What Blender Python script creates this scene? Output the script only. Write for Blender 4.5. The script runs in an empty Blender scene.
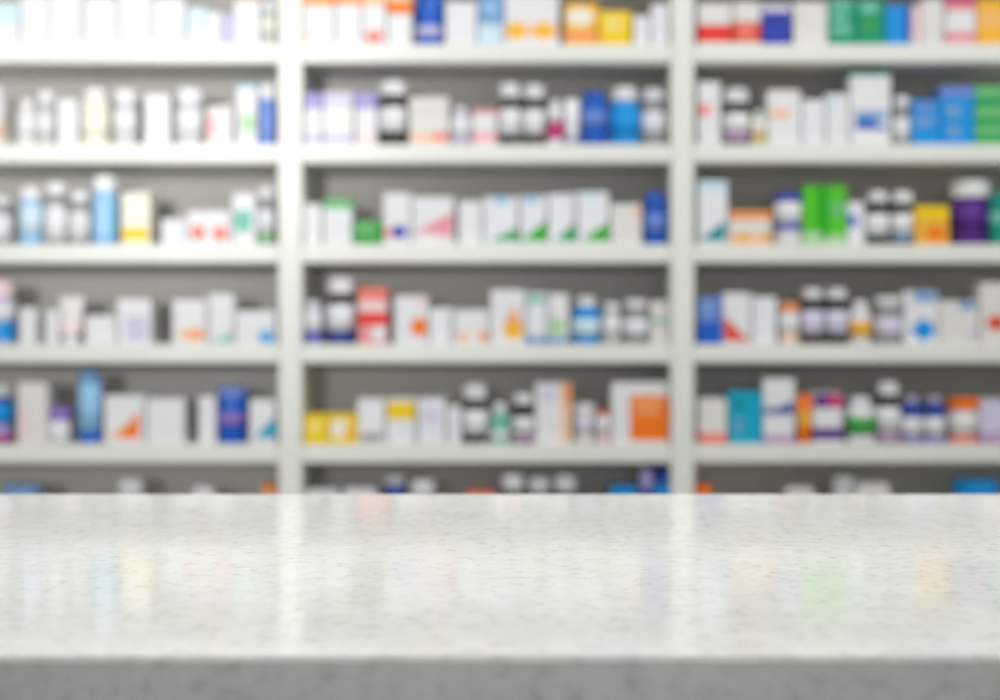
import bpy, bmesh, math, random
random.seed(7)
C = bpy.context.scene.collection
sc = bpy.context.scene

# ------------------------------------------------------------------ layout
F = 1455.0            # focal length in pixels of the 1000 px wide photograph
HOR = 300.0           # row of the horizon in the photograph
DS = 3.2              # distance of the shelf fronts from the camera
CT = 0.95             # height of the counter top
EYE = CT + 103.0 * DS / F
NEAR, FAR = 0.9225, 1.700          # counter front and rear edges
SHELF_DEPTH = 0.25
PITCH, TOP0, THICK = 100.2, 44.0, 18.4

def X(px, d=DS): return (px - 500.0) * d / F
def Z(py, d=DS): return EYE + (HOR - py) * d / F
def board_top(k): return Z(TOP0 + PITCH * k)

# ------------------------------------------------------------------ colours and materials
def lin(c):
    c /= 255.0
    return c / 12.92 if c <= 0.04045 else ((c + 0.055) / 1.055) ** 2.4
PAL = dict(
    white=(231, 231, 234), cool=(232, 233, 238), cream=(240, 238, 222), offwhite=(226, 224, 220), grey=(150, 150, 152),
    lightgrey=(206, 207, 208), dark=(46, 42, 42), brown=(70, 52, 40), clear=(190, 195, 192),
    blue=(22, 92, 196), royal=(48, 66, 176), sky=(20, 148, 224), paleblue=(150, 200, 236), iceblue=(206, 228, 240),
    steel=(120, 160, 208), navy=(36, 66, 156), teal=(0, 140, 152), aqua=(8, 166, 198), mint=(120, 196, 176), seagreen=(16, 152, 112),
    green=(44, 176, 36), lime=(84, 200, 32), softgreen=(110, 190, 120), palegreen=(176, 214, 168), emerald=(18, 160, 92), leaf=(64, 158, 74),
    yellow=(244, 206, 14), paleyellow=(244, 226, 130), gold=(236, 178, 62), amber=(248, 186, 40), orange=(246, 122, 14), softorange=(244, 158, 100), peach=(246, 198, 164),
    lightorange=(250, 190, 110), red=(234, 52, 48), brick=(222, 84, 56), coral=(240, 130, 116), pink=(242, 176, 184), rose=(232, 150, 160), palepink=(240, 214, 216), magenta=(196, 48, 120), mauve=(190, 160, 196),
    lavender=(166, 158, 212), palelav=(212, 208, 230), lilac=(196, 190, 222), purple=(88, 44, 136), violet=(146, 118, 196), peri=(112, 140, 214), teal2=(20, 140, 124))
MATS = {}
def plain(name, rgb, rough=0.45, spec=0.4, var=0.04, scale=40.0):
    m = bpy.data.materials.new(name); m.use_nodes = True
    nt = m.node_tree; b = nt.nodes['Principled BSDF']
    col = tuple(lin(v) for v in rgb)
    tc = nt.nodes.new('ShaderNodeTexCoord'); n = nt.nodes.new('ShaderNodeTexNoise'); n.inputs['Scale'].default_value = scale
    n.inputs['Detail'].default_value = 3
    r = nt.nodes.new('ShaderNodeValToRGB')
    r.color_ramp.elements[0].position = 0.3; r.color_ramp.elements[1].position = 0.7
    r.color_ramp.elements[0].color = tuple(c * (1 - var) for c in col) + (1,)
    r.color_ramp.elements[1].color = tuple(min(1, c * (1 + var)) for c in col) + (1,)
    nt.links.new(tc.outputs['Object'], n.inputs['Vector']); nt.links.new(n.outputs['Fac'], r.inputs['Fac'])
    nt.links.new(r.outputs['Color'], b.inputs['Base Color'])
    b.inputs['Roughness'].default_value = rough; b.inputs['Specular IOR Level'].default_value = spec
    return m
def card(c):
    k = 'card_' + c
    if k not in MATS: MATS[k] = plain('printed_card_' + c, PAL[c], 0.5, 0.3)
    return MATS[k]
def plastic(c):
    k = 'plastic_' + c
    if k not in MATS: MATS[k] = plain('plastic_' + c, PAL[c], 0.3, 0.45, 0.02)
    return MATS[k]
M_SHELF = plain('white_laminate', (232, 233, 226), 0.4, 0.4, 0.015, 6)
M_BACK = plain('grey_back_board', (192, 189, 183), 0.6, 0.25, 0.03, 5)
M_WALL = plain('painted_wall', (222, 221, 214), 0.7, 0.2, 0.02, 3)
M_CEIL = plain('ceiling_paint', (236, 236, 232), 0.8, 0.2, 0.02, 4)
M_BASE = plain('grey_cabinet_laminate', (170, 170, 165), 0.5, 0.3, 0.02, 6)

def floor_mat():
    m = bpy.data.materials.new('floor_vinyl'); m.use_nodes = True; nt = m.node_tree; b = nt.nodes['Principled BSDF']
    tc = nt.nodes.new('ShaderNodeTexCoord'); br = nt.nodes.new('ShaderNodeTexBrick')
    br.offset = 0; br.inputs['Scale'].default_value = 1.0; br.inputs['Brick Width'].default_value = 0.6; br.inputs['Row Height'].default_value = 0.6
    br.inputs['Mortar Size'].default_value = 0.003
    br.inputs['Color1'].default_value = (0.5, 0.5, 0.48, 1); br.inputs['Color2'].default_value = (0.54, 0.54, 0.51, 1); br.inputs['Mortar'].default_value = (0.3, 0.3, 0.29, 1)
    nt.links.new(tc.outputs['Object'], br.inputs['Vector']); nt.links.new(br.outputs['Color'], b.inputs['Base Color'])
    b.inputs['Roughness'].default_value = 0.35
    return m

def quartz_mat():
    m = bpy.data.materials.new('speckled_quartz'); m.use_nodes = True; nt = m.node_tree; b = nt.nodes['Principled BSDF']
    L = nt.links.new
    tc = nt.nodes.new('ShaderNodeTexCoord')
    def noise(scale, detail, rough=0.55):
        n = nt.nodes.new('ShaderNodeTexNoise'); n.inputs['Scale'].default_value = scale; n.inputs['Detail'].default_value = detail
        n.inputs['Roughness'].default_value = rough
        L(tc.outputs['Object'], n.inputs['Vector']); return n
    def ramp(src, stops):
        r = nt.nodes.new('ShaderNodeValToRGB'); e = r.color_ramp.elements
        e[0].position, e[0].color = stops[0][0], stops[0][1] + (1,); e[1].position, e[1].color = stops[-1][0], stops[-1][1] + (1,)
        for p, c in stops[1:-1]:
            q = e.new(p); q.color = c + (1,)
        L(src, r.inputs['Fac']); return r
    def mul(a, bb, f=1.0):
        x = nt.nodes.new('ShaderNodeMix'); x.data_type = 'RGBA'; x.blend_type = 'MULTIPLY'; x.inputs['Factor'].default_value = f
        L(a, x.inputs['A']); L(bb, x.inputs['B']); return x.outputs['Result']
    cloud = ramp(noise(26, 5).outputs['Fac'], [(0.3, (0.73, 0.735, 0.70)), (0.7, (0.81, 0.815, 0.78))])
    spots = ramp(noise(84, 3, 0.5).outputs['Fac'], [(0.30, (0.36, 0.35, 0.32)), (0.38, (0.74, 0.74, 0.71)), (0.50, (1, 1, 1))])
    grain = ramp(noise(380, 3, 0.6).outputs['Fac'], [(0.30, (0.70, 0.70, 0.68)), (0.60, (1, 1, 1))])
    c = mul(mul(cloud.outputs['Color'], spots.outputs['Color'], 0.32), grain.outputs['Color'], 0.26)
    L(c, b.inputs['Base Color'])
    b.inputs['Roughness'].default_value = 0.1; b.inputs['Specular IOR Level'].default_value = 0.36
    return m
M_QUARTZ = quartz_mat(); M_FLOOR = floor_mat()

# ------------------------------------------------------------------ mesh helpers
def add_box(bm, x0, x1, y0, y1, z0, z1, bev=0.0, seg=2, mi=0):
    r = bmesh.ops.create_cube(bm, size=1)
    for v in r['verts']:
        v.co = ((x0 + x1) / 2 + v.co.x * (x1 - x0), (y0 + y1) / 2 + v.co.y * (y1 - y0), (z0 + z1) / 2 + v.co.z * (z1 - z0))
    fs = {f for v in r['verts'] for f in v.link_faces}
    for f in fs: f.material_index = mi
    if bev:
        es = list({e for v in r['verts'] for e in v.link_edges})
        bmesh.ops.bevel(bm, geom=es, offset=bev, segments=seg, affect='EDGES', clamp_overlap=True)

def add_lathe(bm, prof, n=32, ridge=None, mi=0, z_mats=None):
    """prof: list of (radius, z) from the bottom to the top; ridge=(i0, i1, amount) flutes the rings i0..i1"""
    rings = []
    for i, (r, z) in enumerate(prof):
        ring = []
        for k in range(n):
            a = 2 * math.pi * k / n
            rr = r
            if ridge and ridge[0] <= i <= ridge[1] and k % 2: rr = r - ridge[2]
            ring.append(bm.verts.new((rr * math.cos(a), rr * math.sin(a), z)))
        rings.append(ring)
    for i in range(len(rings) - 1):
        for k in range(n):
            f = bm.faces.new((rings[i][k], rings[i][(k + 1) % n], rings[i + 1][(k + 1) % n], rings[i + 1][k]))
            f.smooth = not (ridge and ridge[0] <= i <= ridge[1]); f.material_index = mi
            if z_mats:
                zc = (prof[i][1] + prof[i + 1][1]) / 2
                for z0, z1, q in z_mats:
                    if z0 <= zc <= z1: f.material_index = q
    f = bm.faces.new(list(reversed(rings[0]))); f.material_index = mi
    f = bm.faces.new(rings[-1]); f.material_index = rings and (z_mats[-1][2] if z_mats and z_mats[-1][1] >= prof[-1][1] - 1e-4 else mi)

def add_prism(bm, pts, y_front, y_back, mi):
    """pts: outline in (x, z), counter-clockwise seen from the front (-y)"""
    a = [bm.verts.new((x, y_front, z)) for x, z in pts]; b = [bm.verts.new((x, y_back, z)) for x, z in pts]
    n = len(pts); fs = [bm.faces.new(a), bm.faces.new(list(reversed(b)))]
    for i in range(n): fs.append(bm.faces.new((a[(i + 1) % n], a[i], b[i], b[(i + 1) % n])))
    for f in fs: f.material_index = mi

def obj(name, bm, mats, parent=None, loc=(0, 0, 0)):
    bmesh.ops.recalc_face_normals(bm, faces=bm.faces)
    me = bpy.data.meshes.new(name); bm.to_mesh(me); bm.free()
    for m in (mats if isinstance(mats, (list, tuple)) else [mats]): me.materials.append(m)
    o = bpy.data.objects.new(name, me); C.objects.link(o); o.location = loc
    if parent: o.parent = parent
    return o
def empty(name, loc):
    o = bpy.data.objects.new(name, None); C.objects.link(o); o.location = loc; o.empty_display_size = 0.05
    return o
def tag(o, label, cat, group=None):
    o['label'] = label; o['category'] = cat
    if group: o['group'] = group
def struct(name, bm, m):
    o = obj(name, bm, m); o['kind'] = 'structure'; return o

# ------------------------------------------------------------------ the room
def slab(x0, x1, y0, y1, z0, z1):
    bm = bmesh.new(); add_box(bm, x0, x1, y0, y1, z0, z1); return bm
RX, RB = 3.6, DS + SHELF_DEPTH + 0.06
struct('floor', slab(-RX, RX, -2.5, RB, -0.05, 0), M_FLOOR)
struct('ceiling', slab(-RX, RX, -2.5, RB, 2.75, 2.8), M_CEIL)
struct('wall_back', slab(-RX, RX, RB, RB + 0.1, 0, 2.75), M_WALL)
struct('wall_left', slab(-RX - 0.1, -RX, -2.5, RB + 0.1, 0, 2.75), M_WALL)
struct('wall_right', slab(RX, RX + 0.1, -2.5, RB + 0.1, 0, 2.75), M_WALL)
struct('baseboard_back', slab(-RX, RX, RB - 0.015, RB - 0.0005, 0, 0.09), M_SHELF)

# ------------------------------------------------------------------ the shelving: uprights, boards, back boards
UP = [-496, -103.5, 290.0, 682.6, 1075.5, 1469]      # centres of the uprights, photo columns
UW = 23.0
unit = empty('shelving_unit', (0, DS + SHELF_DEPTH / 2, 0))
tag(unit, 'tall white shelving with grey back boards full of medicines behind the counter', 'shelving')
TOPZ = Z(-160)
oy = DS + SHELF_DEPTH / 2
for u in UP:
    bm = bmesh.new(); add_box(bm, X(u - UW / 2), X(u + UW / 2), -SHELF_DEPTH / 2, SHELF_DEPTH / 2, 0.0, TOPZ, 0.0025)
    obj('upright', bm, M_SHELF, unit)
BAYS = [(UP[i] + UW / 2, UP[i + 1] - UW / 2) for i in range(len(UP) - 1)]
LEVELS = list(range(-1, 10))
for b0, b1 in BAYS:
    bm = bmesh.new(); add_box(bm, X(b0) + 0.0006, X(b1) - 0.0006, SHELF_DEPTH / 2 - 0.012, SHELF_DEPTH / 2 - 0.001, 0.06, TOPZ - 0.005)
    obj('back_board', bm, M_BACK, unit)
    for k in LEVELS:
        zt = board_top(k)
        if zt < 0.12: continue
        bm = bmesh.new(); add_box(bm, X(b0) + 0.0008, X(b1) - 0.0008, -SHELF_DEPTH / 2 + 0.001, SHELF_DEPTH / 2 - 0.013, zt - THICK * DS / F, zt, 0.003)
        obj('shelf_board', bm, M_SHELF, unit)
    bm = bmesh.new(); add_box(bm, X(b0) + 0.0008, X(b1) - 0.0008, -SHELF_DEPTH / 2 + 0.001, SHELF_DEPTH / 2 - 0.013, TOPZ - 0.05, TOPZ, 0.003)
    obj('top_board', bm, M_SHELF, unit)
    bm = bmesh.new(); add_box(bm, X(b0) + 0.0008, X(b1) - 0.0008, -SHELF_DEPTH / 2 + 0.03, -SHELF_DEPTH / 2 + 0.05, 0.0, 0.1, 0.002)
    obj('plinth', bm, M_SHELF, unit)

# ------------------------------------------------------------------ the counter
counter = empty('service_counter', (0, (NEAR + FAR) / 2, 0))
tag(counter, 'pale speckled stone counter with a polished top in front of the shelves', 'counter')
hd = (FAR - NEAR) / 2
bm = bmesh.new(); add_box(bm, -1.75, 1.75, -hd, hd, CT - 0.06, CT, 0.0022, 3); obj('countertop', bm, M_QUARTZ, counter)
bm = bmesh.new(); add_box(bm, -1.7, 1.7, -hd + 0.04, hd - 0.03, 0.1, CT - 0.0605, 0.003)
for i in range(-3, 4): add_box(bm, i * 0.48 - 0.235, i * 0.48 + 0.235, -hd + 0.03, -hd + 0.041, 0.13, CT - 0.08, 0.002)
obj('base_cabinet', bm, M_BASE, counter)
bm = bmesh.new(); add_box(bm, -1.66, 1.66, -hd + 0.09, hd - 0.06, 0.0, 0.1, 0.002); obj('plinth', bm, M_SHELF, counter)

# ------------------------------------------------------------------ medicines
SHELF_NAME = ['topmost', 'second', 'third', 'fourth', 'fifth', 'lowest']
BAY_NAME = ['left-side bay', 'middle bay', 'right-side bay']
ITEMS = []
cur = [0, 0]
def cell(bay, row): cur[0], cur[1] = bay, row
def K(x0, x1, yt, col, label, bands=(), deco=(), depth=0.07, group=None):       # a carton
    ITEMS.append(dict(t='carton', bay=cur[0], row=cur[1], x0=x0, x1=x1, yt=yt, col=col, label=label, bands=bands, deco=deco, depth=depth, group=group))
def B(x0, x1, yt, cap, body, label, lab=None, cap_w=1.0, neck=7, bands=(), group=None, kind='bottle', capcol='white', flip=False):   # a bottle: cap = row where the cap ends
    ITEMS.append(dict(t=kind, bay=cur[0], row=cur[1], x0=x0, x1=x1, yt=yt, cap=cap, col=body, label=label, lab=lab, cap_w=cap_w, neck=neck, bands=bands, group=group, capcol=capcol))
def T(x0, x1, yt, col, label, capcol='white', bands=(), group=None):               # a tube standing on its cap
    ITEMS.append(dict(t='tube', bay=cur[0], row=cur[1], x0=x0, x1=x1, yt=yt, col=col, label=label, capcol=capcol, bands=bands, group=group))
DG = 'dark pill bottles with white caps'
def R(x0, y0, x1, y1, c): return ('r', x0, y0, x1, y1, c)
def E(cx, cy, rx, ry, c): return ('e', cx - rx, cy - ry, cx + rx, cy + ry, c)
def TR(x0, y0, x1, y1, c): return ('t', x0, y0, x1, y1, c)       # wedge rising to its right end
def TL(x0, y0, x1, y1, c): return ('l', x0, y0, x1, y1, c)       # wedge rising to its left end
def DM(x0, y0, x1, y1, c): return ('d', x0, y0, x1, y1, c)
def LN(x0, y0, x1, y1, c, n=3):                                   # n thin printed bars
    h = (y1 - y0) / (2 * n - 1)
    return [('r', x0, y0 + 2 * i * h, x1 - (i % 2) * (x1 - x0) * 0.2, y0 + (2 * i + 1) * h, c) for i in range(n)]

# --- left bay: lens flare wash put into some of the paler colours
cell(0, 0)
K(-14, 19, 1, 'white', 'white carton with a pale blue upper half at the frame edge', [(4, 25, 'iceblue')])
K(20, 49, -6, 'white', 'plain white carton next to the pale blue and white one', deco=[R(26, 14, 43, 22, 'cool')])
K(50, 82, -10, 'white', 'plain white carton in the glare, third from the frame edge', deco=[R(56, 20, 75, 28, 'cool')])
K(83, 117, -4, 'white', 'wide white carton in the middle of the glare', deco=[R(90, 6, 108, 14, 'cool')])
K(118, 151, -12, 'white', 'tall white carton in the brightest glare', deco=[R(125, 25, 140, 32, 'cool')])
K(152, 185, -3, 'white', 'white carton beside the small pale blue carton', deco=[R(158, 10, 176, 16, 'cool')])
K(187, 206, 6, 'iceblue', 'small pale blue carton', bands=[(30, 45, 'white')])
K(207, 220, 10, 'white', 'narrow white carton beside the pale blue carton')
K(221, 233, 12, 'lilac', 'narrow lilac carton')
K(234, 260, -3, 'white', 'white carton with an orange top edge', bands=[(-3, 2, 'peach')])
B(261, 277, -2, 12, 'clear', 'pale grey bottle with a white cap beside the upright', lab=(18, 33, 'cream'))
cell(0, 1)
B(-14, 5, 84, 96, 'white', 'white bottle with an orange mark at the frame edge', bands=[(124, 138, 'peach')], neck=4)
B(17, 36, 96, 107, 'offwhite', 'small all-white bottle', lab=(115, 138, 'white'), neck=4, cap_w=0.8)
B(37, 56, 88, 103, 'clear', 'pale grey bottle with a white cap beside the small white bottle', lab=(115, 134, 'white'))
K(57, 78, 97, 'white', 'plain white carton between the pale grey bottle and cream bottle')
B(81, 110, 86, 98, 'cream', 'tall cream bottle with a yellow mark at its foot', lab=(105, 140, 'cream'), bands=[(126, 140, 'paleyellow')], neck=5, cap_w=0.9)
B(113, 139, 87, 104, 'lightgrey', 'grey bottle with white label beside the cream bottle', lab=(112, 134, 'white'))  # body grey lightened to carry the glare over this bay
K(144, 170, 92, 'white', 'tall plain white carton', deco=[R(149, 104, 160, 110, 'cool')])
B(175, 205, 86, 104, 'lightgrey', 'grey bottle with a wide white cap', lab=(112, 135, 'white'))  # lighter grey again holds the glare in its colour
K(206, 233, 104, 'offwhite', 'white carton with a pink slash', deco=[TR(207, 118, 216, 136, 'palepink'), R(208, 116, 213, 135, 'pink')])
K(236, 257, 83, 'white', 'white carton with a blue top edge and green dot', [(83, 88, 'paleblue')], [E(248, 123, 7, 9, 'palegreen')])
B(258, 276, 82, 100, 'peri', 'blue bottle with white cap beside the upright', neck=4)
cell(0, 2)
B(-14, 14, 194, 206, 'grey', 'grey bottle with a white cap at the frame edge', lab=(214, 240, 'white'))
B(19, 43, 184, 200, 'paleblue', 'washed-out blue bottle with a white cap, shorter of two', lab=(206, 234, 'iceblue'), neck=3)  # pallor is flare haze put into the blue
B(45, 68, 180, 196, 'grey', 'grey bottle with white label beside the shorter blue bottle', lab=(205, 240, 'white'))
B(69, 91, 189, 203, 'grey', 'grey bottle with white label beside the tall blue bottle', lab=(210, 240, 'offwhite'))
B(92, 118, 173, 192, 'paleblue', 'tall washed-out blue bottle with a large white cap', neck=5, bands=[(236, 240, 'steel')])  # blue paled in the material to imitate flare haze
K(121, 150, 190, 'cream', 'cream carton with a yellow patch at its foot', deco=[R(123, 229, 147, 240, 'yellow')])
K(161, 186, 217, 'white', 'small plain white carton')
K(187, 231, 209, 'white', 'white carton with two red dots', deco=[E(198, 233, 6.5, 7, 'coral'), E(220, 234, 6.5, 7, 'coral')])
K(232, 256, 191, 'white', 'white carton with a teal dot', deco=[E(243, 221, 8.5, 11, 'mint')])
B(257, 276, 184, 200, 'grey', 'grey bottle with white cap and green foot beside the upright', lab=(209, 232, 'cool'), bands=[(234, 241, 'softgreen')])
cell(0, 3)
B(-14, 16, 278, 297, 'lilac', 'bottle with a pinkish cap and blue foot at frame edge', lab=(304, 320, 'white'), bands=[(321, 341, 'sky')], capcol='palepink')
K(19, 37, 306, 'white', 'narrow white carton beside the bottle with a blue foot')
K(38, 44, 318, 'grey', 'grey filler strip in the gap between two narrow white cartons')  # added grey strip standing in for an empty gap between cartons
K(45, 58, 308, 'white', 'narrow white carton beside the grey filler strip')
T(59, 84, 294, 'offwhite', 'tall white tube standing on its cap', bands=[(322, 332, 'palepink')])
K(85, 116, 314, 'white', 'low white carton between the tube and the taller carton')
K(117, 151, 297, 'white', 'white carton with pale blue print, before the gap', deco=LN(128, 318, 147, 340, 'lilac', 4))
K(172, 207, 298, 'white', 'white carton with an orange patch at its foot', deco=[E(192, 335, 13, 6, 'peach'), E(197, 335, 6, 4, 'softorange')])
K(208, 234, 292, 'white', 'tallest white carton with a teal wedge', deco=[TR(212, 334, 230, 341, 'mint')])
K(235, 276, 309, 'white', 'low white carton with a blue dot beside the upright', deco=[E(266, 337, 8.5, 6.5, 'paleblue'), E(267, 338, 5, 4, 'sky')])
cell(0, 4)
B(-14, 14, 382, 396, 'navy', 'blue bottle with a grey cap at the frame edge', lab=(400, 422, 'sky'), bands=[(423, 434, 'lavender'), (434, 440, 'magenta')], capcol='lightgrey')
K(17, 47, 381, 'offwhite', 'tall white carton beside the blue bottle', deco=[R(20, 412, 26, 440, 'palepink')])
B(48, 72, 404, 420, 'white', 'small white jar with a purple lid', kind='jar', capcol='violet', neck=1, lab=(424, 440, 'white'))
B(78, 102, 367, 376, 'steel', 'very tall slim light blue bottle', lab=(384, 428, 'paleblue'), capcol='steel', neck=2, bands=[(430, 440, 'blue')])
K(104, 145, 394, 'white', 'white carton with an orange wedge', deco=[TR(106, 426, 122, 437, 'peach'), TR(118, 413, 137, 437, 'orange')])
K(146, 184, 397, 'white', 'plain white carton beside the orange wedge carton', deco=[R(152, 408, 170, 413, 'cool')])
K(198, 216, 395, 'white', 'narrow white carton beside the wide-capped blue bottle')
B(217, 248, 384, 397, 'blue', 'deep blue bottle with a wide blue cap', kind='jar', capcol='peri', neck=2, lab=(412, 424, 'violet'), cap_w=1.0)
K(249, 276, 398, 'white', 'white carton with a teal wedge beside the upright', deco=[TR(256, 418, 275, 437, 'aqua')])
cell(0, 5)
B(2, 42, 482, 498, 'white', 'jar with a pale blue lid showing above the counter', kind='jar', capcol='steel')
B(117, 146, 475, 492, 'lightgrey', 'bottle with a white cap above the counter edge', lab=(505, 535, 'white'))
B(190, 217, 484, 498, 'grey', 'bottle with a low white cap above the counter edge', lab=(508, 535, 'white'))
K(262, 276, 483, 'softorange', 'orange carton beside the upright above the counter edge')

# --- middle bay
cell(1, 0)
K(304, 334, -12, 'white', 'white carton with an orange top and pink patch, first from upright', [(-12, 6, 'softorange')], [E(311, 37, 5, 5, 'palepink')])
K(335, 361, -12, 'white', 'white carton with an orange top and no other print', [(-12, 5, 'softorange')])
K(362, 386, -12, 'white', 'white carton with an orange top and red mark', [(-12, 6, 'peach')], [E(374, 37, 8, 6, 'coral')])
K(387, 412, -10, 'white', 'white carton with a strong orange top band', [(-10, 2, 'peach'), (2, 14, 'orange')])
B(415, 444, -14, -3, 'blue', 'blue bottle with a white foot label', lab=(28, 38, 'lilac'), neck=3, capcol='royal')
K(445, 477, 0, 'cool', 'plain white carton beside the blue bottle', deco=[R(451, 10, 468, 16, 'white')])
K(478, 503, -8, 'iceblue', 'carton with blue upper half and pale lower half', [(-8, 24, 'steel')], [R(484, 4, 497, 12, 'paleblue')])
K(504, 559, -8, 'white', 'white carton with two yellow discs', [(24, 38, 'peach')], [E(516, 31, 8, 8, 'amber'), E(543, 31, 8, 8, 'amber')])
K(565, 598, 1, 'amber', 'yellow carton with white oval and orange foot', [(31, 41, 'softorange')], [E(580, 17, 14, 9, 'cream')])
K(599, 631, 9, 'yellow', 'bright plain yellow carton', deco=LN(606, 18, 622, 30, 'paleyellow', 3))
K(633, 650, 14, 'cool', 'low white carton beside the yellow carton')
K(651, 669, 2, 'cool', 'taller white carton beside the upright')
cell(1, 1)
K(304, 322, 91, 'white', 'lavender topped white carton beside the upright', [(91, 109, 'lavender'), (135, 142, 'lilac')], group='white cartons with lavender tops')
K(323, 354, 90, 'white', 'wide white carton with a pale lavender top', [(90, 107, 'palelav'), (135, 142, 'lilac')], [R(328, 112, 349, 130, 'cream')], group='white cartons with lavender tops')
K(355, 377, 91, 'white', 'lavender topped white carton beside the dark bottle', [(91, 109, 'lavender'), (136, 142, 'palepink')], group='white cartons with lavender tops')
B(378, 408, 79, 98, 'dark', 'dark bottle with white cap beside the lavender cartons', lab=(107, 133, 'white'), group=DG)
K(409, 449, 95, 'offwhite', 'wide white carton with an orange and pink foot', [(134, 142, 'peach')], [R(411, 104, 445, 106, 'lightgrey'), R(411, 112, 440, 114, 'lightgrey'), R(434, 134, 446, 140, 'coral')])
B(450, 471, 104, 114, 'lilac', 'small pale lilac bottle beside the wide white carton', lab=(118, 137, 'cool'), neck=3, cap_w=0.7)
K(472, 497, 107, 'white', 'white carton with a red top edge and pink foot', [(107, 114, 'rose'), (132, 142, 'pink')])
B(498, 521, 81, 100, 'dark', 'dark bottle with white cap beside the red and pink carton', lab=(108, 136, 'white'), group=DG)
B(522, 546, 83, 101, 'dark', 'dark bottle with white cap beside the magenta footed bottle', lab=(109, 136, 'white'), group=DG)
B(547, 563, 97, 106, 'white', 'small white bottle with a magenta foot', lab=(108, 121, 'white'), bands=[(122, 140, 'magenta')], neck=3, cap_w=0.7)
T(564, 579.5, 97, 'white', 'white tube beside the large blue bottle', capcol='lilac')
B(580, 607, 90, 98, 'blue', 'large blue bottle with a blue cap', neck=5, capcol='blue', lab=(112, 126, 'peri'))
B(608, 640, 85, 102, 'sky', 'bright blue bottle with white cap and white label', neck=5, lab=(113, 136, 'sky'), cap_w=0.9)
B(642, 669, 87, 103, 'grey', 'grey bottle with white cap beside the upright', lab=(112, 135, 'white'))
cell(1, 2)
K(304, 322, 202, 'white', 'low white carton beside the upright', deco=[R(307, 215, 318, 219, 'cool')])
K(323, 352, 198, 'white', 'white carton with a green top band', [(198, 209, 'softgreen')])
K(353, 382, 219, 'leaf', 'small green carton', deco=LN(358, 224, 376, 232, 'softgreen', 2))
K(383, 411, 191, 'white', 'white carton with a blue dot and red dot', deco=[E(399, 232, 7, 6, 'royal'), E(387, 233, 3.5, 4, 'coral')])
K(412, 454, 195, 'white', 'wide white carton with a pink wedge', deco=[TR(413, 214, 450, 232, 'rose'), R(440, 232, 450, 238, 'pink')])
K(458, 482, 199, 'white', 'plain white carton before the green wedge cartons')
G3 = 'white cartons with green wedges'
K(483, 519, 195, 'cool', 'white carton with a low teal green wedge, first of four', deco=[TR(490, 230, 517, 240, 'emerald'), R(494, 199, 508, 203, 'paleblue')], group=G3)
K(520, 547, 194, 'cool', 'white carton with a bright green wedge, second of four', deco=[TR(523, 222, 545, 240, 'green'), R(525, 198, 538, 202, 'paleblue')], group=G3)
K(548, 576, 192, 'cool', 'white carton with a small green wedge, third of four', deco=[TR(556, 225, 576, 240, 'emerald'), R(552, 196, 566, 200, 'white')], group=G3)
K(577, 609, 190, 'cool', 'white carton with a bright green wedge, last of four', deco=[TR(583, 224, 607, 240, 'green'), R(582, 194, 598, 198, 'iceblue')], group=G3)
K(610, 642, 202, 'offwhite', 'white carton with a small orange mark beside the blue bottle', deco=[R(634, 208, 640, 216, 'peach')])
B(644, 669, 190, 207, 'blue', 'deep blue bottle with a blue cap beside the upright', neck=3, capcol='blue', lab=(214, 232, 'peri'))
cell(1, 3)
B(304, 322, 298, 308, 'lilac', 'small lilac bottle beside the upright', lab=(312, 330, 'white'), neck=3, bands=[(332, 341, 'royal')], cap_w=0.85)
B(326, 356, 275, 295, 'dark', 'tall dark bottle with white cap and blue foot', lab=(303, 330, 'cool'), bands=[(332, 341, 'navy')], group=DG)
K(358, 387, 286, 'coral', 'red and white carton', [(301, 313, 'palepink'), (326, 343, 'rose')], [R(372, 326, 386, 341, 'white'), R(359, 313, 386, 324, 'red')])
K(394, 428, 294, 'white', 'white carton with an orange dot', deco=[E(419, 327, 7, 9, 'orange'), R(416, 296, 426, 304, 'palepink')])
K(429, 452, 306, 'cool', 'plain white carton beside the orange dot carton')
K(453, 489, 308, 'white', 'low white carton with two small orange discs', deco=[E(463, 337, 6, 4.5, 'peach'), E(484, 337, 5, 4.5, 'softorange')])
K(490, 525, 288, 'white', 'white carton with an orange drop', deco=[E(513, 329, 9, 10, 'amber'), ('i', 506, 306, 520, 324, 'softorange')])
K(526, 547, 291, 'cool', 'white carton with teal top mark and grey blue foot', [(336, 343, 'steel')], [R(529, 297, 543, 303, 'mint')])
K(548, 569, 292, 'white', 'white carton with a pale green mark', [(337, 343, 'steel')], [E(557, 327, 7, 9, 'palegreen')])
B(571, 601, 294, 307, 'sky', 'light blue bottle with white cap and white label', lab=(319, 335, 'iceblue'), neck=4, cap_w=0.75)
B(602, 621, 300, 310, 'clear', 'small pale grey bottle beside the light blue bottle', lab=(317, 336, 'white'))
B(622, 649, 297, 309, 'grey', 'grey bottle with white label and white cap', lab=(318, 335, 'cool'))
K(650, 669, 299, 'offwhite', 'white carton with a teal line beside the upright', [(319, 323, 'mint')])
cell(1, 4)
K(304, 328, 413, 'yellow', 'yellow carton beside the upright', deco=LN(309, 423, 322, 431, 'paleyellow', 2))
K(329, 356, 413, 'yellow', 'yellow carton with a white centre panel', deco=[R(331, 420, 347, 438, 'cream'), R(345, 430, 354, 438, 'amber')])
K(357, 385, 397, 'cool', 'white carton with a grey foot beside the yellow cartons', deco=[R(362, 434, 381, 441, 'grey')])
K(386, 416, 397, 'cool', 'white carton with a yellow band', deco=[R(387, 403, 415, 419, 'yellow')])
K(417, 446, 397, 'cool', 'plain white carton beside the yellow band carton', deco=LN(422, 410, 440, 422, 'palelav', 3))
K(447, 461, 405, 'cool', 'narrow white carton beside the dark bottle')
B(462, 488, 381, 400, 'dark', 'dark bottle with a tall white cap', lab=(408, 433, 'white'), group=DG)
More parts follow.
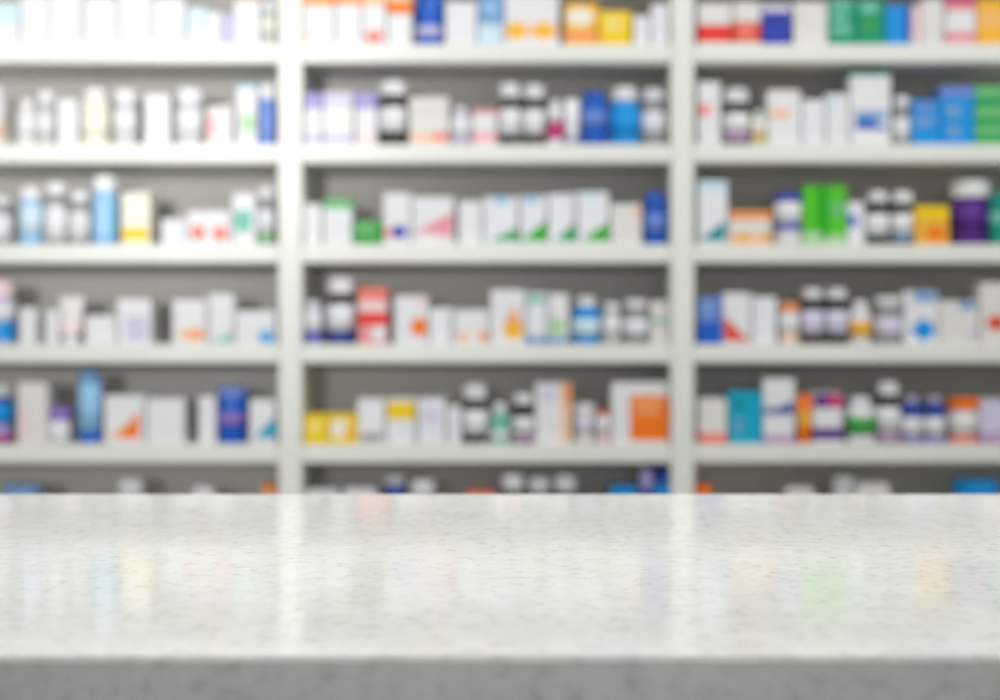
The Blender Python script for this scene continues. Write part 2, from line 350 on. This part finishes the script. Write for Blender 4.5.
B(489, 511, 400, 413, 'mint', 'small bottle with a teal band', lab=(430, 438, 'white'), bands=[(413, 428, 'mint')], neck=2, cap_w=0.7)
B(512, 534, 391, 405, 'dark', 'dark bottle with pale label beside the tall white carton', lab=(415, 432, 'white'), bands=[(433, 440, 'mauve')], group=DG)
K(535, 572, 381, 'white', 'tall white carton with an orange side stripe', deco=[R(562, 383, 571.5, 441, 'peach'), R(563, 383, 571.5, 402, 'softorange'), R(541, 389, 554, 400, 'palelav')])
B(574, 595, 401, 413, 'offwhite', 'small white jar beside the tall white carton', kind='jar', neck=2, lab=(417, 432, 'palelav'))
B(596, 610, 407, 414, 'palepink', 'tiny pink bottle with a red brown cap', neck=2, capcol='brick', lab=(418, 432, 'white'))
K(611, 669, 381, 'white', 'large white carton with a square orange panel', deco=[R(631, 396, 668, 440, 'orange'), R(633, 398, 666, 402, 'softorange')] + LN(636, 404, 662, 414, 'softorange', 3))
cell(1, 5)
K(305, 338, 489, 'white', 'white carton just showing above the counter edge')
K(343, 376, 488, 'cool', 'second white carton just showing above the counter edge')
B(383, 407, 471, 484, 'navy', 'blue bottle with a grey cap above the counter', lab=(502, 532, 'white'), capcol='lightgrey')
B(408, 437, 477, 491, 'lilac', 'lilac bottle with white cap above the counter', lab=(505, 532, 'white'))
K(466, 494, 490, 'coral', 'red carton just showing above the counter edge')
B(500, 525, 471, 490, 'dark', 'white bottle cap above the counter, first of three', lab=(500, 532, 'white'), group=DG)
B(526, 551, 474, 492, 'dark', 'white bottle cap above the counter, middle of three', lab=(500, 532, 'white'), group=DG)
B(552, 578, 472, 491, 'dark', 'white bottle cap above the counter, last of three', lab=(500, 532, 'white'), group=DG)
K(611, 637, 486, 'sky', 'low bright blue carton above the counter edge')
B(638, 654, 464, 488, 'navy', 'bottle with a lilac cap above the counter edge', capcol='lavender')
K(655, 669, 466, 'navy', 'dark blue carton beside the upright above the counter', [(484, 520, 'sky')])

# --- right bay
cell(2, 0)
K(698, 732, 1, 'offwhite', 'white and red carton beside the upright', [(25, 42, 'red')], LN(704, 8, 724, 16, 'white', 2))
K(733, 761, 0, 'offwhite', 'white and coral red carton beside the royal blue carton', [(22, 42, 'brick')], [R(740, 26, 752, 36, 'coral')])
K(762, 790, 2, 'royal', 'royal blue carton with a pale top', [(2, 12, 'palelav')], LN(768, 18, 784, 26, 'navy', 2))
K(793, 828, 0, 'offwhite', 'plain white carton between the blue and green cartons')
K(829, 856, -2, 'seagreen', 'green carton with pale print beside the white carton', deco=LN(833, 2, 850, 33, 'mint', 3))
K(857, 884, -2, 'seagreen', 'green carton beside the sky blue carton', deco=LN(862, 4, 876, 12, 'mint', 1) + LN(862, 20, 874, 32, 'leaf', 2))
K(885, 911, 3, 'sky', 'sky blue carton', deco=[R(906, 5, 910.5, 40, 'royal'), E(897, 20, 5, 7, 'sky')])
K(912, 920, 4, 'palepink', 'thin pale pink carton beside the sky blue carton')
K(921, 944, -3, 'offwhite', 'plain white carton beside the magenta banded carton')
K(945, 976, -6, 'white', 'white carton with magenta bands at top and foot', [(-6, 3, 'magenta'), (3, 11, 'rose'), (32, 42, 'rose')])
K(977, 1006, -3, 'lightorange', 'orange carton at the frame edge', [(-3, 10, 'amber'), (28, 40, 'amber')])
cell(2, 1)
K(698, 721, 80, 'white', 'white carton with a red dot beside the upright', deco=[E(703, 110, 5, 6, 'coral'), E(712, 109, 4, 5, 'palepink')])
B(722, 750, 87, 105, 'dark', 'dark bottle with white cap and mauve foot', lab=(113, 133, 'white'), bands=[(134, 141, 'mauve')], group=DG)
B(751, 766, 108, 117, 'palegreen', 'small pale green bottle with a yellow foot', lab=(120, 134, 'cream'), neck=3, bands=[(135, 141, 'gold')], cap_w=0.75)
K(767, 801, 88, 'white', 'white carton with a pale orange mark', [(88, 91, 'peach')], [R(771, 110, 789, 118, 'peach')])
K(802, 825, 98, 'cool', 'low white carton in a white row, beside the orange mark')
K(826, 849, 92, 'white', 'white carton beside the tall white carton', deco=[R(829, 101, 838, 106, 'iceblue')])
K(850, 891, 70, 'white', 'tall white carton with a blue swash', [(70, 76, 'mint')], [TL(858, 112, 888, 128, 'blue'), R(857, 112, 886, 119, 'steel')])
B(892, 911, 94, 108, 'grey', 'small grey bottle beside the tall white carton', lab=(118, 140, 'white'))
K(912, 940, 98, 'sky', 'lower blue carton with pale lines', deco=LN(916, 103, 935, 111, 'peri', 2) + LN(916, 118, 935, 126, 'steel', 2))
K(941, 974, 84, 'sky', 'taller bright blue carton with a pale top', [(84, 97, 'peri')], [R(947, 107, 959, 116, 'steel'), R(949, 127, 958, 136, 'steel')])
K(975, 1006, 84, 'softgreen', 'pale green carton with darker green stripes', [(97, 106, 'emerald'), (118, 125, 'emerald'), (135, 141, 'emerald')])
cell(2, 2)
K(698, 728, 179, 'cool', 'tall white carton with a teal wedge', [(179, 192, 'iceblue')], [TR(698, 222, 723, 240, 'teal')])
K(729, 772, 209, 'offwhite', 'low carton with orange top and amber discs', [(209, 220, 'softorange'), (233, 243, 'peach')], [E(743, 237, 5, 4, 'gold'), E(767, 237, 4, 4, 'gold')])
B(773, 802, 191, 202, 'white', 'white jar with blue lid and blue band', kind='jar', capcol='royal', neck=3, lab=(205, 221, 'white'), bands=[(223, 231, 'royal')])
G2 = 'bright green cartons side by side'
K(803, 822, 184, 'lime', 'bright green carton beside the blue lidded jar', [(232, 243, 'palegreen')], [R(817, 186, 821.5, 230, 'green')], group=G2)
K(823, 846, 184, 'lime', 'bright green carton beside the white blue-dot carton', [(234, 243, 'palegreen')], [R(823.5, 188, 829, 238, 'green'), R(832, 202, 844, 216, 'softgreen')], group=G2)
K(847, 865, 200, 'cool', 'white carton with a blue dot', deco=[E(851, 221, 5, 6, 'blue')])
B(866, 889, 189, 204, 'dark', 'dark bottle beside the blue-dot carton', lab=(213, 236, 'cool'), group=DG)
B(890, 914, 189, 205, 'dark', 'dark bottle with bluish foot beside the yellow carton', lab=(213, 234, 'cool'), bands=[(235, 241, 'steel')], group=DG)
K(915, 949, 204, 'gold', 'yellow and orange carton beside the purple jar', [(204, 218, 'yellow')], [E(936, 234, 9, 6, 'orange')])
B(950, 989, 179, 198, 'purple', 'large purple jar with a white lid', kind='jar', neck=3, lab=(206, 232, 'purple'))
K(992, 1014, 190, 'teal2', 'teal green carton at the frame edge', [(212, 222, 'mint')])
cell(2, 3)
K(698, 722, 295, 'blue', 'blue carton beside the upright', [(295, 322, 'peri')], LN(701, 302, 716, 312, 'steel', 2))
K(723, 751, 291, 'white', 'white carton with a red wedge', deco=[TL(724, 318, 749, 340, 'brick')])
K(752, 777, 295, 'cool', 'plain white carton beside the red wedge carton')
B(778, 799, 300, 312, 'white', 'white jar with an orange lid', kind='jar', capcol='softorange', neck=2, lab=(316, 332, 'white'), bands=[(334, 341, 'peach')])
B(800, 824, 286, 300, 'dark', 'dark bottle beside the orange lidded jar', lab=(309, 334, 'palelav'), group=DG)
B(825, 848, 286, 300, 'dark', 'dark bottle beside the yellow labelled bottle', lab=(309, 334, 'palelav'), group=DG)
B(849, 871, 298, 309, 'white', 'small white bottle with a yellow label', neck=4, lab=(321, 337, 'gold'), cap_w=0.8)
B(872, 903, 294, 306, 'grey', 'grey bottle with white cap beside the blue diamond carton', lab=(317, 335, 'palelav'))
K(904, 938, 289, 'white', 'white carton with a blue diamond', [], [R(914, 290, 935, 301, 'steel'), DM(911, 318, 937, 342, 'sky')])
K(939, 979, 299, 'offwhite', 'white carton with blue corner mark beside the blue diamond carton', deco=[E(968, 304, 10, 5, 'steel'), E(971, 335, 5, 4, 'palelav')])
K(980, 1008, 281, 'offwhite', 'tall white carton with red mark at the frame edge', deco=[E(998, 323, 10, 7, 'brick')])
cell(2, 4)
K(698, 727, 397, 'offwhite', 'white carton with a coral foot beside the upright', [(433, 443, 'coral')])
K(728, 762, 390, 'aqua', 'solid turquoise carton', deco=LN(734, 400, 745, 408, 'teal', 2) + LN(734, 420, 742, 432, 'steel', 2))
K(763, 795, 377, 'white', 'tall white carton with a navy wave', [(435, 443, 'mauve')], [TR(763.5, 403, 791, 413, 'navy'), R(764, 409, 785, 413, 'navy')])
T(796, 812, 392, 'orange', 'orange tube standing on its cap', capcol='orange', bands=[(410, 425, 'gold')])
K(813, 843, 391, 'white', 'white carton with purple and magenta top', [(428, 440, 'purple')], [R(813.5, 392, 828, 407, 'purple'), R(828, 392, 842.5, 407, 'magenta')])
B(845, 875, 394, 405, 'cool', 'white bottle with a green lower label', neck=5, lab=(416, 434, 'leaf'), cap_w=0.8, capcol='cool')
B(876, 900, 379, 396, 'dark', 'dark bottle with a tall white cap', lab=(405, 430, 'white'), bands=[(431, 440, 'mauve')], group=DG)
GB = 'blue bottles with white labels'
B(901, 922, 394, 402, 'navy', 'blue bottle with white label beside the dark bottle', lab=(417, 434, 'white'), neck=4, bands=[(435, 441, 'lavender')], cap_w=0.7, capcol='lilac', group=GB)
B(923, 945, 394, 402, 'navy', 'blue bottle with white label beside the orange lidded jar', lab=(417, 434, 'white'), neck=4, bands=[(435, 441, 'lavender')], cap_w=0.7, capcol='lilac', group=GB)
B(947, 980, 395, 409, 'white', 'white jar with an orange lid and pink foot', kind='jar', capcol='orange', neck=2, lab=(414, 432, 'offwhite'), bands=[(433, 441, 'coral')])
K(981, 1006, 398, 'palelav', 'pale lavender carton at the frame edge', [(433, 443, 'mauve')])
cell(2, 5)
K(697, 711, 484, 'orange', 'orange carton beside the upright above the counter edge')
K(786, 814, 486, 'offwhite', 'low white carton above the counter edge')
B(830, 856, 473, 486, 'lightgrey', 'bottle with a white cap above the counter edge', lab=(500, 532, 'white'))
K(857, 890, 482, 'offwhite', 'white carton beside the white capped bottle above the counter')
B(952, 998, 476, 498, 'white', 'wide jar with a blue lid above the counter', kind='jar', capcol='sky')

# ------------------------------------------------------------------ build the medicines
def mat_index(mats, m):
    if m not in mats: mats.append(m)
    return mats.index(m)

def outline(kind, x0, z0, x1, z1):
    if kind == 'r': return [(x0, z0), (x1, z0), (x1, z1), (x0, z1)]
    if kind == 't': return [(x0, z0), (x1, z0), (x1, z1)]
    if kind == 'l': return [(x0, z0), (x1, z0), (x0, z1)]
    if kind == 'i': return [(x0, z0), (x1, z0), ((x0 + x1) / 2, z1)]
    cx, cz = (x0 + x1) / 2, (z0 + z1) / 2
    if kind == 'd': return [(cx, z0), (x1, cz), (cx, z1), (x0, cz)]
    return [(cx + (x1 - x0) / 2 * math.cos(a), cz + (z1 - z0) / 2 * math.sin(a)) for a in [2 * math.pi * i / 24 for i in range(24)]]

BX = [(X(b0) + 0.0012, X(b1) - 0.0012) for b0, b1 in BAYS[1:4]]      # clear width of the three bays
def build_carton(it, off):
    d = DS + off
    zb = board_top(it['row']) + 0.0003
    e = 0.0013 if it['col'] in ('white', 'cool', 'offwhite', 'cream') else 0.0003
    x0, x1 = X(it['x0'], d) + e, X(it['x1'], d) - e
    h = Z(it['yt'] + 2.2, d) - zb
    cx = (x0 + x1) / 2; w = x1 - x0
    cx = max(BX[it['bay']][0] + w / 2, min(BX[it['bay']][1] - w / 2, cx)); dep = it['depth']
    mats = [card(it['col'])]
    def zz(py): return max(0.0, min(h, Z(py, d) - zb))
    cuts = {0.0, h}
    segs = []
    for y0, y1, c in it['bands']:
        a, b = zz(y1), zz(y0)
        if a < 0.004: a = 0.0
        if h - b < 0.002: b = h
        if b - a > 0.0008: segs.append((a, b, mat_index(mats, card(c)))); cuts |= {a, b}
    cuts = sorted(cuts)
    ch = 0.0009
    bm = bmesh.new()
    def ring(z, s=0.0):
        a, b = w / 2 - s, dep
        return [bm.verts.new(p) for p in ((-a + ch, s, z), (a - ch, s, z), (a, s + ch, z), (a, b - s - ch, z), (a - ch, b - s, z), (-a + ch, b - s, z), (-a, b - s - ch, z), (-a, s + ch, z))]
    rings = [ring(0.0, 0.0006)] + [ring(max(0.0006, min(z, h - 0.0006))) for z in cuts] + [ring(h, 0.0006)]
    for i in range(len(rings) - 1):
        if i == 0: zc = cuts[0]
        elif i == len(rings) - 2: zc = cuts[-1]
        else: zc = (cuts[i - 1] + cuts[i]) / 2
        mi = 0
        for a, b, q in segs:
            if a - 1e-6 <= zc <= b + 1e-6: mi = q
        for k in range(8):
            f = bm.faces.new((rings[i][k], rings[i][(k + 1) % 8], rings[i + 1][(k + 1) % 8], rings[i + 1][k])); f.material_index = mi
    bm.faces.new(list(reversed(rings[0]))); top = bm.faces.new(rings[-1]); top.material_index = mi
    topmat = mi
    for j, (kd, a, ya, b, yb, c) in enumerate(it['deco']):
        g = (2.0 if kd in 'tl' else 1.0) if c not in ('white', 'cool', 'cream', 'lightgrey') else 0.0      # coloured print enlarged against pale card spreading in the lens blur
        ax, bx = X(a - g, d) - cx, X(b + g, d) - cx
        ax, bx = max(ax, -w / 2 + 0.001), min(bx, w / 2 - 0.001)
        za, zt = max(zz(yb + g * 0.6), 0.0015), min(zz(ya - g), h - 0.0015)
        if bx - ax < 0.001 or zt - za < 0.0008: continue
        add_prism(bm, outline(kd, ax, za, bx, zt), -0.0003 - 0.00006 * j, 0.0002, mat_index(mats, card(c)))
    o = obj('medicine_carton', bm, mats, None, (cx, d, zb))
    fl = bmesh.new(); add_box(fl, -w / 2 + 0.0015, w / 2 - 0.0015, 0.0025, dep - 0.002, h, h + 0.0007, 0.0003, 1)
    obj('tuck_flap', fl, mats[topmat], o)
    return o

def build_bottle(it, off):
    w = (it['x1'] - it['x0'])
    d = DS + off + w * DS / F / 2
    zb = board_top(it['row']) + 0.0003
    cx = (X(it['x0'], d) + X(it['x1'], d)) / 2
    cx = max(BX[it['bay']][0] + w * d / F / 2, min(BX[it['bay']][1] - w * d / F / 2, cx))
    Rr = (X(it['x1'], d) - X(it['x0'], d)) / 2 - 0.0006
    H = Z(it['yt'] + 2.6, d) - zb
    zc = max(0.02, Z(it['cap'], d) - zb)
    jar = it['t'] == 'jar'
    dk = it['col'] in ('dark', 'grey') and not jar
    if dk: zc += 1.6 * DS / F
    Rb = Rr * (0.94 if jar else 0.97); Rc = min(Rr, Rr * it['cap_w'] * (1.0 if jar else 0.88)); Rn = Rc * 0.86
    neck = (it['neck'] + (3.5 if dk else 0)) * DS / F
    zs = max(zc - neck, 0.012)                    # the shoulder starts here
    root = empty('medicine_jar' if jar else 'medicine_bottle', (cx, d, zb))
    mats = [plastic(it['col'])]
    zm = []
    zl = [0.0025]
    for y0, y1, c in it['bands']:
        a, b = max(0.001, Z(y1, d) - zb), min(zs - 0.0005, Z(y0, d) - zb)
        if b - a > 0.001: zm.append((a, b, mat_index(mats, plastic(c)))); zl += [a + 1e-5, b]
    lo = sorted(z for z in zl if 0.002 < z < zs - 0.0004)
    prof = [(Rb * 0.90, 0.0), (Rb * 0.975, 0.0010)] + [(Rb, z) for z in lo] + [(Rb, zs)]
    for t in (0.25, 0.5, 0.75, 1.0):
        a = t * math.pi / 2
        prof.append((Rn + (Rb - Rn) * math.cos(a), zs + max(0.0008, neck * 0.72) * math.sin(a)))
    prof += [(Rn, zc + 0.0005), (Rn, zc + min(0.006, (H - zc) * 0.5))]
    bm = bmesh.new(); add_lathe(bm, prof, 36, z_mats=zm or None); obj('body', bm, mats, root)
    ch = H - zc
    cb = min(0.003 if jar else 0.0055, ch * 0.3)
    bm = bmesh.new()
    zc2 = zc + 0.0006
    add_lathe(bm, [(Rc * 0.97, zc2), (Rc, zc2 + 0.0008), (Rc, H - cb * 1.5), (Rc - cb * 0.2, H - cb * 0.8), (Rc - cb * 0.7, H - cb * 0.3), (Rc - cb * 1.5, H), (Rc * 0.3, H)], 56, ridge=(1, 2, Rc * 0.03))
    obj('cap', bm, plastic(it['capcol']), root)
    if it['lab']:
        a, b = max(0.003, Z(it['lab'][1], d) - zb), min(zs - 0.0008, Z(it['lab'][0] + (1.5 if dk else 0), d) - zb)
        if b - a > 0.003:
            bm = bmesh.new(); r = Rb + 0.0004
            add_lathe(bm, [(Rb - 0.0005, a), (r, a + 0.0001), (r, b - 0.0001), (Rb - 0.0005, b)], 36)
            obj('paper_label', bm, card(it['lab'][2]), root)
    return root

def build_tube(it, off):
    d = DS + off + 0.02
    zb = board_top(it['row']) + 0.0003
    x0, x1 = X(it['x0'], d) + 0.0006, X(it['x1'], d) - 0.0006
    cx, hw = (x0 + x1) / 2, (x1 - x0) / 2
    H = Z(it['yt'] + 2.2, d) - zb
    root = empty('ointment_tube', (cx, d, zb))
    hc = min(0.02, H * 0.17)
    bm = bmesh.new(); rc = min(hw * 0.8, 0.017)
    add_lathe(bm, [(rc * 0.95, 0), (rc, 0.001), (rc * 0.94, hc), (rc * 0.85, hc + 0.0005)], 40, ridge=(1, 2, rc * 0.04)); obj('cap', bm, plastic(it['capcol']), root)
    mats = [plastic(it['col'])]; bands = [(Z(b, d) - zb, Z(a, d) - zb, mat_index(mats, plastic(c))) for a, b, c in it['bands']]
    bm = bmesh.new(); n = 28; ry0 = min(hw * 0.95, 0.018); rings = []
    zs = [hc + 0.0006, hc + 0.004, hc + 0.008] + [v for q in bands for v in (q[0], q[1])] + [H * 0.6, H * 0.8, H * 0.93, H * 0.931, H]
    zs = sorted(set(zs))
    for z in zs:
        t = max(0, min(1, (z - hc - 0.008) / (H * 0.93 - hc - 0.008)))
        rx = rc * 0.8 if z < hc + 0.001 else (hw * (0.94 + 0.06 * t) if z > hc + 0.0079 else hw * 0.88)
        ry = rc * 0.8 if z < hc + 0.001 else max(0.0008, ry0 * math.cos(t * math.pi / 2) ** 0.7 if t < 1 else 0.0008)
        rings.append([bm.verts.new((rx * math.cos(2 * math.pi * k / n), ry * math.sin(2 * math.pi * k / n), z)) for k in range(n)])
    for i in range(len(rings) - 1):
        zc = (zs[i] + zs[i + 1]) / 2
        for k in range(n):
            f = bm.faces.new((rings[i][k], rings[i][(k + 1) % n], rings[i + 1][(k + 1) % n], rings[i + 1][k])); f.smooth = True
            for a, b, q in bands:
                if a <= zc <= b: f.material_index = q
    bm.faces.new(list(reversed(rings[0]))); bm.faces.new(rings[-1])
    obj('tube_body', bm, mats, root)
    return root

CATS = dict(carton='box', bottle='bottle', jar='jar', tube='tube')
GROUPS = dict(carton='medicine cartons on the shelves', bottle='medicine bottles on the shelves', jar='medicine jars on the shelves', tube='ointment tubes on the shelves')
rng = random.Random(11)
for it in ITEMS:
    off = 0.012 + rng.random() * 0.022
    o = {'carton': build_carton, 'tube': build_tube}.get(it['t'], build_bottle)(it, off)
    tag(o, '%s, %s shelf, %s' % (it['label'], SHELF_NAME[it['row']], BAY_NAME[it['bay']]), CATS[it['t']], it['group'] or GROUPS[it['t']])

# ------------------------------------------------------------------ light
def area(name, loc, size, energy, rot=(0, 0, 0), col=(1, 1, 1), spread=None):
    l = bpy.data.lights.new(name, 'AREA'); l.shape = 'RECTANGLE'; l.size, l.size_y = size; l.energy = energy; l.color = col
    if spread: l.spread = spread
    o = bpy.data.objects.new(name, l); C.objects.link(o); o.location = loc; o.rotation_euler = rot; return o
from mathutils import Vector
def spot(name, loc, target, energy, angle, soft=0.15, col=(1, 1, 1)):
    l = bpy.data.lights.new(name, 'SPOT'); l.energy = energy; l.spot_size = math.radians(angle); l.spot_blend = 1.0; l.shadow_soft_size = soft; l.color = col
    o = bpy.data.objects.new(name, l); C.objects.link(o); o.location = loc
    o.rotation_euler = (Vector(target) - Vector(loc)).to_track_quat('-Z', 'Y').to_euler(); return o
area('counter_ceiling_light', (0.1, 1.3, 2.72), (4.6, 0.35), 33)
area('aisle_fill_light', (0.95, 2.15, 2.72), (2.8, 0.3), 17)  # unseen fill added over the aisle to brighten the right-hand shelf fronts
spot('shelf_fill_spot', (-1.1, -2.2, 1.6), (-1.1, DS, 1.6), 250, 32)  # added fill from behind the camera, reaching the left back boards
spot('shelf_fill_spot', (0.1, -2.2, 1.6), (-0.05, DS, 1.55), 88, 32)  # same added fill for the middle bay, no fixture known there
spot('shelf_fill_spot', (1.1, -2.2, 1.6), (1.2, DS, 1.4), 8, 34)  # weak added fill for the right bay
spot('shelf_fill_spot', (-0.85, -0.6, 1.75), (X(110), DS, Z(10)), 190, 24, 0.12)  # added lamp brightening the upper left corner in place of lens flare
w = bpy.data.worlds.new('pharmacy_hall'); sc.world = w; w.use_nodes = True
w.node_tree.nodes['Background'].inputs['Color'].default_value = (0.95, 0.97, 1.0, 1); w.node_tree.nodes['Background'].inputs['Strength'].default_value = 0.33

# ------------------------------------------------------------------ camera
cam = bpy.data.cameras.new('camera'); co = bpy.data.objects.new('camera', cam); C.objects.link(co)
co.location = (0, 0, EYE); co.rotation_euler = (math.pi / 2, 0, 0)
cam.sensor_width = 36; cam.sensor_fit = 'HORIZONTAL'; cam.lens = 36 * F / 1000; cam.shift_y = (HOR - 350) / 1000
cam.clip_start = 0.02
cam.dof.use_dof = True; cam.dof.focus_distance = 1.277; cam.dof.aperture_fstop = 2.6
sc.camera = co
vs = sc.view_settings; vs.view_transform = 'Standard'; vs.look = 'None'; vs.exposure = 0.3; vs.gamma = 1.0; vs.use_curve_mapping = False
sc.cycles.use_denoising = True
